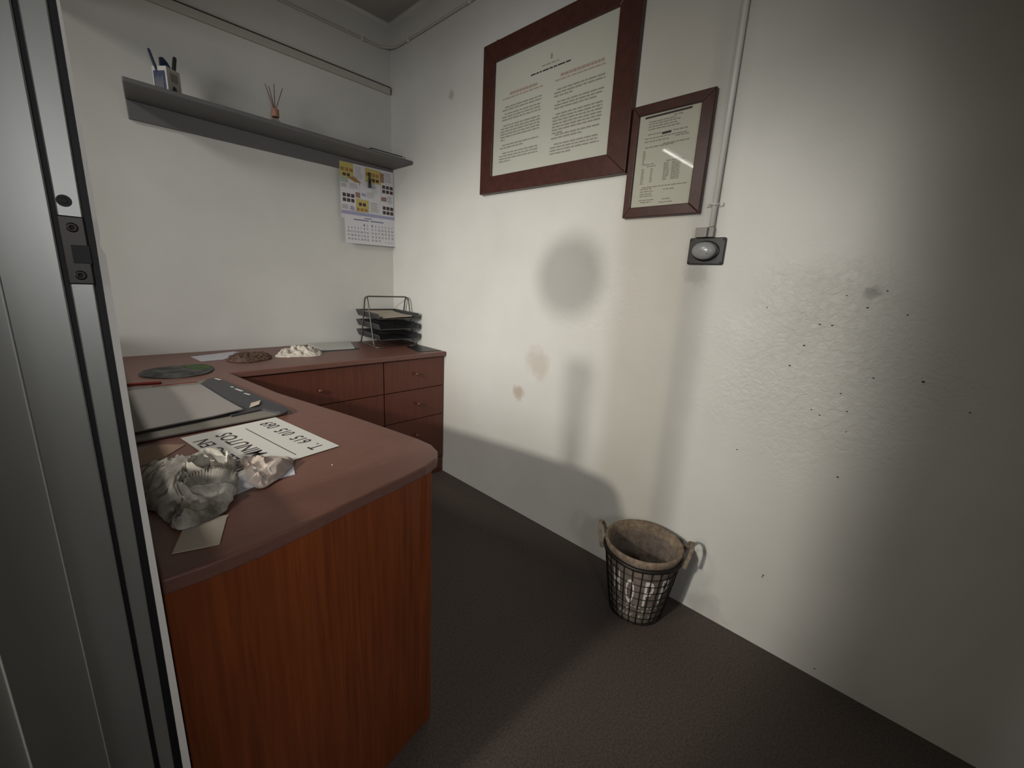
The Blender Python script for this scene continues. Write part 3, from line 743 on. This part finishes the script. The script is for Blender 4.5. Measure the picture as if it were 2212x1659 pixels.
t = thing('mouse_pad', 'flat oval dark mouse pad with a green patch at its right end', 'mouse pad', (.25, 2.03, Z))
ol = [tuple(v) for v in smoothloop([(.136, 2.045), (.165, 2.12), (.225, 2.150), (.290, 2.148), (.346, 2.140), (.370, 2.085), (.362, 2.010), (.325, 1.945), (.258, 1.920), (.198, 1.938), (.150, 1.985)], 60)]
obj('mat', prism(NB(), ol, Z, Z + .005), M['pad'], t, bevel=.0015)
gp = [tuple(v) for v in smoothloop([(.290, 2.138), (.340, 2.130), (.362, 2.085), (.355, 2.03), (.318, 2.02), (.290, 2.07)], 30)]
obj('green_patch', prism(NB(), gp, Z + .0052, Z + .0058), M['padgreen'], t)

sheet('paper_sheet', 'pale pinkish sheet of paper lying behind the dark crumpled cloth', 'paper', [(.346, 2.362), (.530, 2.425), (.560, 2.355), (.446, 2.230), (.361, 2.225)], M['white2'])
tag(obj('crumpled_cloth', crumple([(.450, 2.20), (.475, 2.265), (.527, 2.295), (.591, 2.300), (.640, 2.25), (.618, 2.15), (.560, 2.115), (.506, 2.100), (.456, 2.150)], Z + .0015, .028, 3, fold=42, edge_h=.4), M['browncloth'], smooth=True), 'dark brown crumpled cloth beside the white tissue on the back worktop', 'cloth')
tag(obj('crumpled_tissue', crumple([(.650, 2.175), (.668, 2.23), (.722, 2.275), (.790, 2.290), (.850, 2.270), (.872, 2.215), (.845, 2.140), (.800, 2.115), (.718, 2.142)], Z, .040, 8, fold=25, edge_h=.3, lobes=((.75, 2.2, .05, .4),)), M['tissue'], smooth=True), 'white crumpled tissue on the back worktop between dark cloth and plastic sleeve', 'tissue')
t = thing('document_sleeve', 'clear plastic sleeve of papers lying left of the letter tray', 'sleeve', (1.0, 2.38, Z))
obj('papers', prism(NB(), [(.905, 2.535 - .06), (1.150, 2.47), (1.070, 2.245), (.895, 2.255)], Z + .001, Z + .008), M['white'], t, bevel=.001)
obj('cover', prism(NB(), [(.900, 2.488), (1.165, 2.478), (1.082, 2.222), (.880, 2.234)], Z + .0084, Z + .0096), M['clearplastic'], t)
obj('base_sheet', prism(NB(), [(.900, 2.488), (1.165, 2.478), (1.085, 2.212), (.876, 2.226)], Z, Z + .0008), M['blackp'], t)

# letter tray
tx, ty = 1.318, 2.315; hw, hd = .118, .142
lt = thing('letter_tray', 'black three-tier wire mesh letter tray in the corner of the back worktop', 'letter tray', (tx, ty, Z))
def tp(u, v, z): 
    a = math.radians(-3); return (tx + u * math.cos(a) - v * math.sin(a), ty + u * math.sin(a) + v * math.cos(a), Z + z)
for s in (-1, 1):
    X = s * (hw + .012)
    pth = [tp(X, -.095, .004), tp(X, -.080, .03), tp(X, -.022, .262), tp(X, -.014, .277), tp(X, 0, .282), tp(X, .014, .277), tp(X, .022, .262), tp(X, .080, .03), tp(X, .095, .004)]
    obj('side_leg', tube(NB(), pth, .0042, 8), M['traywire'], lt, smooth=True)
    obj('foot_rail', tube(NB(), [tp(X, .125, .004), tp(X, 0, .010), tp(X, -.125, .004), tp(X - s * .05, -.128, .004)], .0036, 8), M['traywire'], lt, smooth=True)
obj('top_bar', tube(NB(), [tp(-hw - .012, 0, .282), tp(-hw, 0, .286), tp(hw, 0, .286), tp(hw + .012, 0, .282)], .0042, 8), M['traywire'], lt, smooth=True)
for k, zt in enumerate((.046, .106, .166)):
    bm = NB(); fz = zt; rz = zt + .034
    fl = [(-hw, -hd), (hw, -hd), (hw, hd), (-hw, hd)]; up = [(-hw - .010, -hd - .004), (hw + .010, -hd - .004), (hw + .010, hd + .012), (-hw - .010, hd + .012)]
    f_ = [bm.verts.new(tp(u, v, fz)) for u, v in fl]; r_ = [bm.verts.new(tp(u, v, rz if i > 1 else rz - .004)) for i, (u, v) in enumerate(up)]
    bm.faces.new(f_)
    bm.faces.new((f_[1], f_[2], r_[2], r_[1])); bm.faces.new((f_[2], f_[3], r_[3], r_[2])); bm.faces.new((f_[3], f_[0], r_[0], r_[3]))
    tier = obj('tray_tier', bm, M['mesh'], lt, solid=.0016)
    rim = [tp(-.05, -hd, fz + .002), tp(-hw, -hd, fz + .002), tp(up[0][0], up[0][1], rz - .004), tp(up[3][0], up[3][1], rz), tp(up[2][0], up[2][1], rz), tp(up[1][0], up[1][1], rz - .004), tp(hw, -hd, fz + .002), tp(-.05, -hd, fz + .002)]
    obj('rim_wire', tube(NB(), rim, .0022, 6), M['traywire'], tier)
bm = NB()
vs = [[bm.verts.new(tp(-.095 + .19 * i / 6, -.125 + .25 * j / 6, .1705 + .018 * (j / 6) ** 2 + .008 * (1 - j / 6) * (i / 6))) for i in range(7)] for j in range(7)]
for j in range(6):
    for i in range(6): bm.faces.new((vs[j][i], vs[j][i + 1], vs[j + 1][i + 1], vs[j + 1][i]))
tag(obj('paper_stack', bm, M['cream'], solid=.006), 'stack of cream papers lying in the top tier of the letter tray', 'papers')
sheet('folder', 'dark plastic folder lying under the letter tray at the worktop corner', 'folder', [(1.318, 1.985), (1.455, 1.962), (1.462, 2.19), (1.36, 2.18)], M['blackp'], Z, .002)

# notice with writing
u_, v_ = Vector((-.148, .989)), Vector((-.989, -.148)); o_ = Vector((.404, .946))
def sg(u, v, z=0): p = o_ + u_ * u + v_ * v; return (p.x, p.y, Z + .0022 + z)
t = thing('paper_notice', 'white paper notice with upside-down black writing half under the grey rag', 'notice', (*(o_ + u_ * .15 + v_ * .1), Z))
bm = NB(); pl_ = [sg(0, 0), sg(.311, 0), sg(.311, .222), sg(0, .222)]
prism(bm, [(p[0], p[1]) for p in pl_], Z + .0012, Z + .0020)
obj('sheet', bm, M['white'], t)
bm = NB()
text(bm, 'T.  615  015  069', sg, .022, .284, .024, .058)
text(bm, '30 MINUTOS', sg, .018, .272, .130, .166)
text(bm, 'VUELVO EN', sg, .022, .262, .182, .214)
quad(bm, [sg(.022, .093), sg(.272, .093), sg(.272, .0955), sg(.022, .0955)])
obj('writing', bm, M['inkdark'], t)
sheet('paper_sheet', 'white sheet lying under the grey rag, only its front corner showing', 'paper', [(.292, .932), (.272, .858), (.228, .862), (.150, .838), (.12, .93), (.20, .98)], M['white2'], Z, .001)
sheet('brown_paper', 'torn brown paper piece between the desk pad and the grey rag', 'paper', [(.040, 1.150), (.067, 1.185), (.103, 1.200), (.140, 1.170), (.088, 1.105), (.040, 1.085)], M['brownpaper'], Z, .0012)
sheet('card', 'blank cream card nearest the rounded end of the desk, in front of the rag', 'card', [(.081, .789), (.137, .772), (.132, .765), (.106, .690), (.052, .708)], M['cream'], Z, .0015)
tag(obj('paper_bag', crumple([(.198, .990), (.225, .995), (.255, .965), (.290, .938), (.283, .905), (.252, .868), (.228, .846), (.200, .838), (.192, .880), (.202, .94)], Z + .0024, .024, 21, fold=24, edge_h=.5), M['bag'], smooth=True), 'creased brown paper bag lying between the grey rag and the notice', 'paper bag')
tag(obj('rag', crumple([(.040, 1.00), (.065, 1.050), (.100, 1.030), (.150, 1.052), (.190, 1.028), (.196, .965), (.176, .91), (.168, .85), (.146, .808), (.136, .786), (.109, .768), (.084, .762), (.066, .768), (.060, .80), (.050, .86), (.040, .88)], Z + .0026,   .046, 14, centre=(.115, .90), nr=80, na=300, fold=27, edge_h=.5, swirl=1.8, lean=.8, stretch=.7, ang0=.5, lobes=((.12, .87, .045, .35), (.09, .80, .03, .2))), M['rag'], smooth=True), 'large stained grey cotton rag crumpled on the desk beside the door frame', 'rag')
tag(obj('crumb', lathe(NB(), [(.0012, 0), (.0018, .0012), (.001, .0022)], (.347, .855, Z), 7), M['white']), 'tiny white crumb on the bare middle of the desk top', 'crumb')

# ------------------------------------------------------------------ waste basket
bx, by, H_ = 1.318, .555, .275; rb, rt = .088, .132
bk = thing('waste_basket', 'tapered wire basket lined with printed burlap, two rope loops, on the floor', 'basket', (bx, by, 0))
def rad(z): return rb + (rt - rb) * (z / H_) ** .9
nv, nh = 26, 9
for k in range(nh):
    z = .004 + (H_ - .035) * k / (nh - 1)
    r = rad(z) + .0035
    if k in (0, nh - 1): pass
ring_z = [.004 + (H_ - .035) * k / (nh - 1) for k in range(nh)]
bm = NB()
for z in ring_z: tube(bm, [(bx + (rad(z) + .0035) * math.cos(a), by + (rad(z) + .0035) * math.sin(a), z) for a in [2 * math.pi * i / 48 for i in range(48)]], .0015, 6, closed=True)
for i in range(nv):
    a = 2 * math.pi * i / nv
    tube(bm, [(bx + (rad(z) + .0040) * math.cos(a), by + (rad(z) + .0040) * math.sin(a), z) for z in [.003 + (H_ - .02) * j / 5 for j in range(6)]], .0015, 6)
obj('wire_cage', bm, M['darkwire'], bk)
bm = tube(NB(), [(bx + (rad(H_ - .022) + .004) * math.cos(a), by + (rad(H_ - .022) + .004) * math.sin(a), H_ - .024 + .0015 * math.sin(5 * a)) for a in [2 * math.pi * i / 60 for i in range(60)]], .0075, 8, closed=True)
obj('rim_cord', bm, M['darkwire'], bk, smooth=True)
prof = [(.001, .003), (rb - .002, .003)] + [(rad(z) + .0008, z) for z in (.02, .06, .11, .16, .21, .245, H_)] + [(rt + .004, H_ + .006), (rt, H_ + .010), (rt - .007, H_ + .006), (rad(H_ - .02) - .008, H_ - .02), (rad(.15) - .007, .15), (rb - .008, .02), (.001, .014)]
liner = obj('burlap_liner', lathe(NB(), prof, (bx, by, 0), 56, close=False), M['burlap'], bk, smooth=True)
prof = [(rad(H_ - .012) + .0015, H_ - .012), (rt + .0055, H_ + .004), (rt + .001, H_ + .0115), (rt - .008, H_ + .007), (rad(H_ - .03) - .0085, H_ - .03)]
obj('folded_hem', lathe(NB(), prof, (bx, by, 0), 56, close=False), M['rope'], bk, smooth=True)
# printing round the liner, turned to the room
a0 = math.atan2(-by, -bx)          # direction of the room side
def on(u, z):                      # u along the circumference to the right, metres on a 0.115 m drum
    a = a0 + u / .115; r = rad(z) + .0022
    return (bx + r * math.cos(a), by + r * math.sin(a), z)
bm = NB()
for ch, u0, u1, za, zb in (('H', -.088, -.060, .120, .215), ('O', -.038, -.008, .095, .200), ('P', .024, .054, .095, .205), ('P', .080, .108, .105, .215)):
    text(bm, ch, on, u0, u1, za, zb)
for z, L_ in ((.083, (-.10, -.085, -.06, -.03, -.015, 0, .015, .045, .06, .08)), (.06, (-.095, -.07, -.03, .01, .03, .06)), (.036, (-.06, -.045, -.03, -.015, .02, .035, .06))):
    for u in L_:
        quad(bm, [on(u, z), on(u + .003, z), on(u + .003, z + .013), on(u, z + .013)]); quad(bm, [on(u + .003, z + .011), on(u + .009, z + .011), on(u + .009, z + .013), on(u + .003, z + .013)])
obj('printed_letters', bm, M['letter'], liner)
for sgn in (1, -1):
    a = math.atan2(.129 * sgn, -.054 * sgn); er = Vector((math.cos(a), math.sin(a), 0)); et = Vector((-math.sin(a), math.cos(a), 0)); base = Vector((bx, by, 0))
    pts = []
    for k in range(13):
        th = math.pi * k / 12
        pts.append(base + er * (rt + .007 + .020 * math.sin(th)) + et * (.050 * math.cos(th)) + Vector((0, 0, H_ - .030 + .068 * math.sin(th) ** .8)))
    bm = NB(); rows = []
    for i, p in enumerate(pts):
        d = (pts[min(i + 1, 12)] - pts[max(i - 1, 0)]).normalized(); n_ = d.cross(er).normalized(); w_ = er
        rows.append([bm.verts.new(p + n_ * s1 * .0035 + w_ * s2 * .0065) for s1, s2 in ((-1, -1), (1, -1), (1, 1), (-1, 1))])
    bm.faces.new(rows[0]); bm.faces.new(rows[-1][::-1])
    for A, B in zip(rows, rows[1:]):
        for k in range(4): bm.faces.new((A[k], A[(k + 1) % 4], B[(k + 1) % 4], B[k]))
    obj('rope_handle', bm, M['rope'], bk, bevel=.002)

# ------------------------------------------------------------------ lamps of the place, and an added fill light
t = thing('tube_light', 'fluorescent tube on the ceiling of the shop beyond the glass partition', 'lamp', (-1.85, 2.14, ZCEIL))
obj('fitting', box(NB(), (-2.45, 2.11, ZCEIL - .03), (-1.24, 2.17, ZCEIL - .0005)), M['white'], t, bevel=.003)
obj('tube', tube(NB(), [(-2.42, 2.14, ZCEIL - .045), (-1.27, 2.14, ZCEIL - .045)], .008, 14), M['tube'], t)
def area(name, loc, target, sx, sy, power, col, spread=180):
    l = bpy.data.lights.new(name, 'AREA'); l.shape = 'RECTANGLE'; l.size = sx; l.size_y = sy; l.energy = power; l.color = col
    l.spread = math.radians(spread)
    o = bpy.data.objects.new(name, l); COL.objects.link(o); o.location = loc
    o.rotation_euler = (Vector(target) - Vector(loc)).to_track_quat('-Z', 'Y').to_euler(); return o
l = bpy.data.lights.new('shop_spot', 'SPOT'); l.energy = 225; l.color = (1, .96, .88); l.spot_size = math.radians(56); l.spot_blend = 1; l.shadow_soft_size = .07
o = bpy.data.objects.new('shop_spot', l); COL.objects.link(o); o.location = (-1.9, .66, 1.80)
o.rotation_euler = (Vector((1.47, 1.25, .62)) - o.location).to_track_quat('-Z', 'Y').to_euler()
area('shop_window_daylight', (-2.6, .35, 1.45), (1.47, 1.4, .75), 1.2, 1.0, 12, (.97, .97, 1), 85)
area('added_ceiling_fill', (-1.3, 1.35, 2.50), (1.0, 1.7, .2), .6, .4, 12, (1, .97, .93), 95)  # added fill light that lifts the desk's shadow on the right wall
area('street_door_daylight', (-.12, -.88, 1.33), (.35, 1.5, .75), .28, .28, 5.2, (.94, .95, 1), 115)
W = bpy.data.worlds.new('World'); S.world = W; W.use_nodes = True
W.node_tree.nodes['Background'].inputs[0].default_value = (.9, .95, 1, 1); W.node_tree.nodes['Background'].inputs[1].default_value = .08

# ------------------------------------------------------------------ camera
cam = bpy.data.cameras.new('camera'); cam.sensor_fit = 'HORIZONTAL'; cam.sensor_width = 36; cam.lens = 904.4 / 2212 * 36
cam.clip_start = .01
co = bpy.data.objects.new('camera', cam); COL.objects.link(co)
yaw, pit, rol = math.radians(46.542), math.radians(-13.622), math.radians(3.007)
fw = Vector((math.sin(yaw) * math.cos(pit), math.cos(yaw) * math.cos(pit), math.sin(pit)))
rt_ = fw.cross(Vector((0, 0, 1))).normalized(); up_ = rt_.cross(fw)
r2 = rt_ * math.cos(rol) + up_ * math.sin(rol); u2 = -rt_ * math.sin(rol) + up_ * math.cos(rol)
co.matrix_world = Matrix(((r2.x, u2.x, -fw.x, 0), (r2.y, u2.y, -fw.y, 0), (r2.z, u2.z, -fw.z, 1.16), (0, 0, 0, 1)))
S.camera = co
S.view_settings.view_transform = 'Standard'; S.view_settings.look = 'None'
S.view_settings.gamma = 1; S.view_settings.use_curve_mapping = False; S.view_settings.exposure = .12
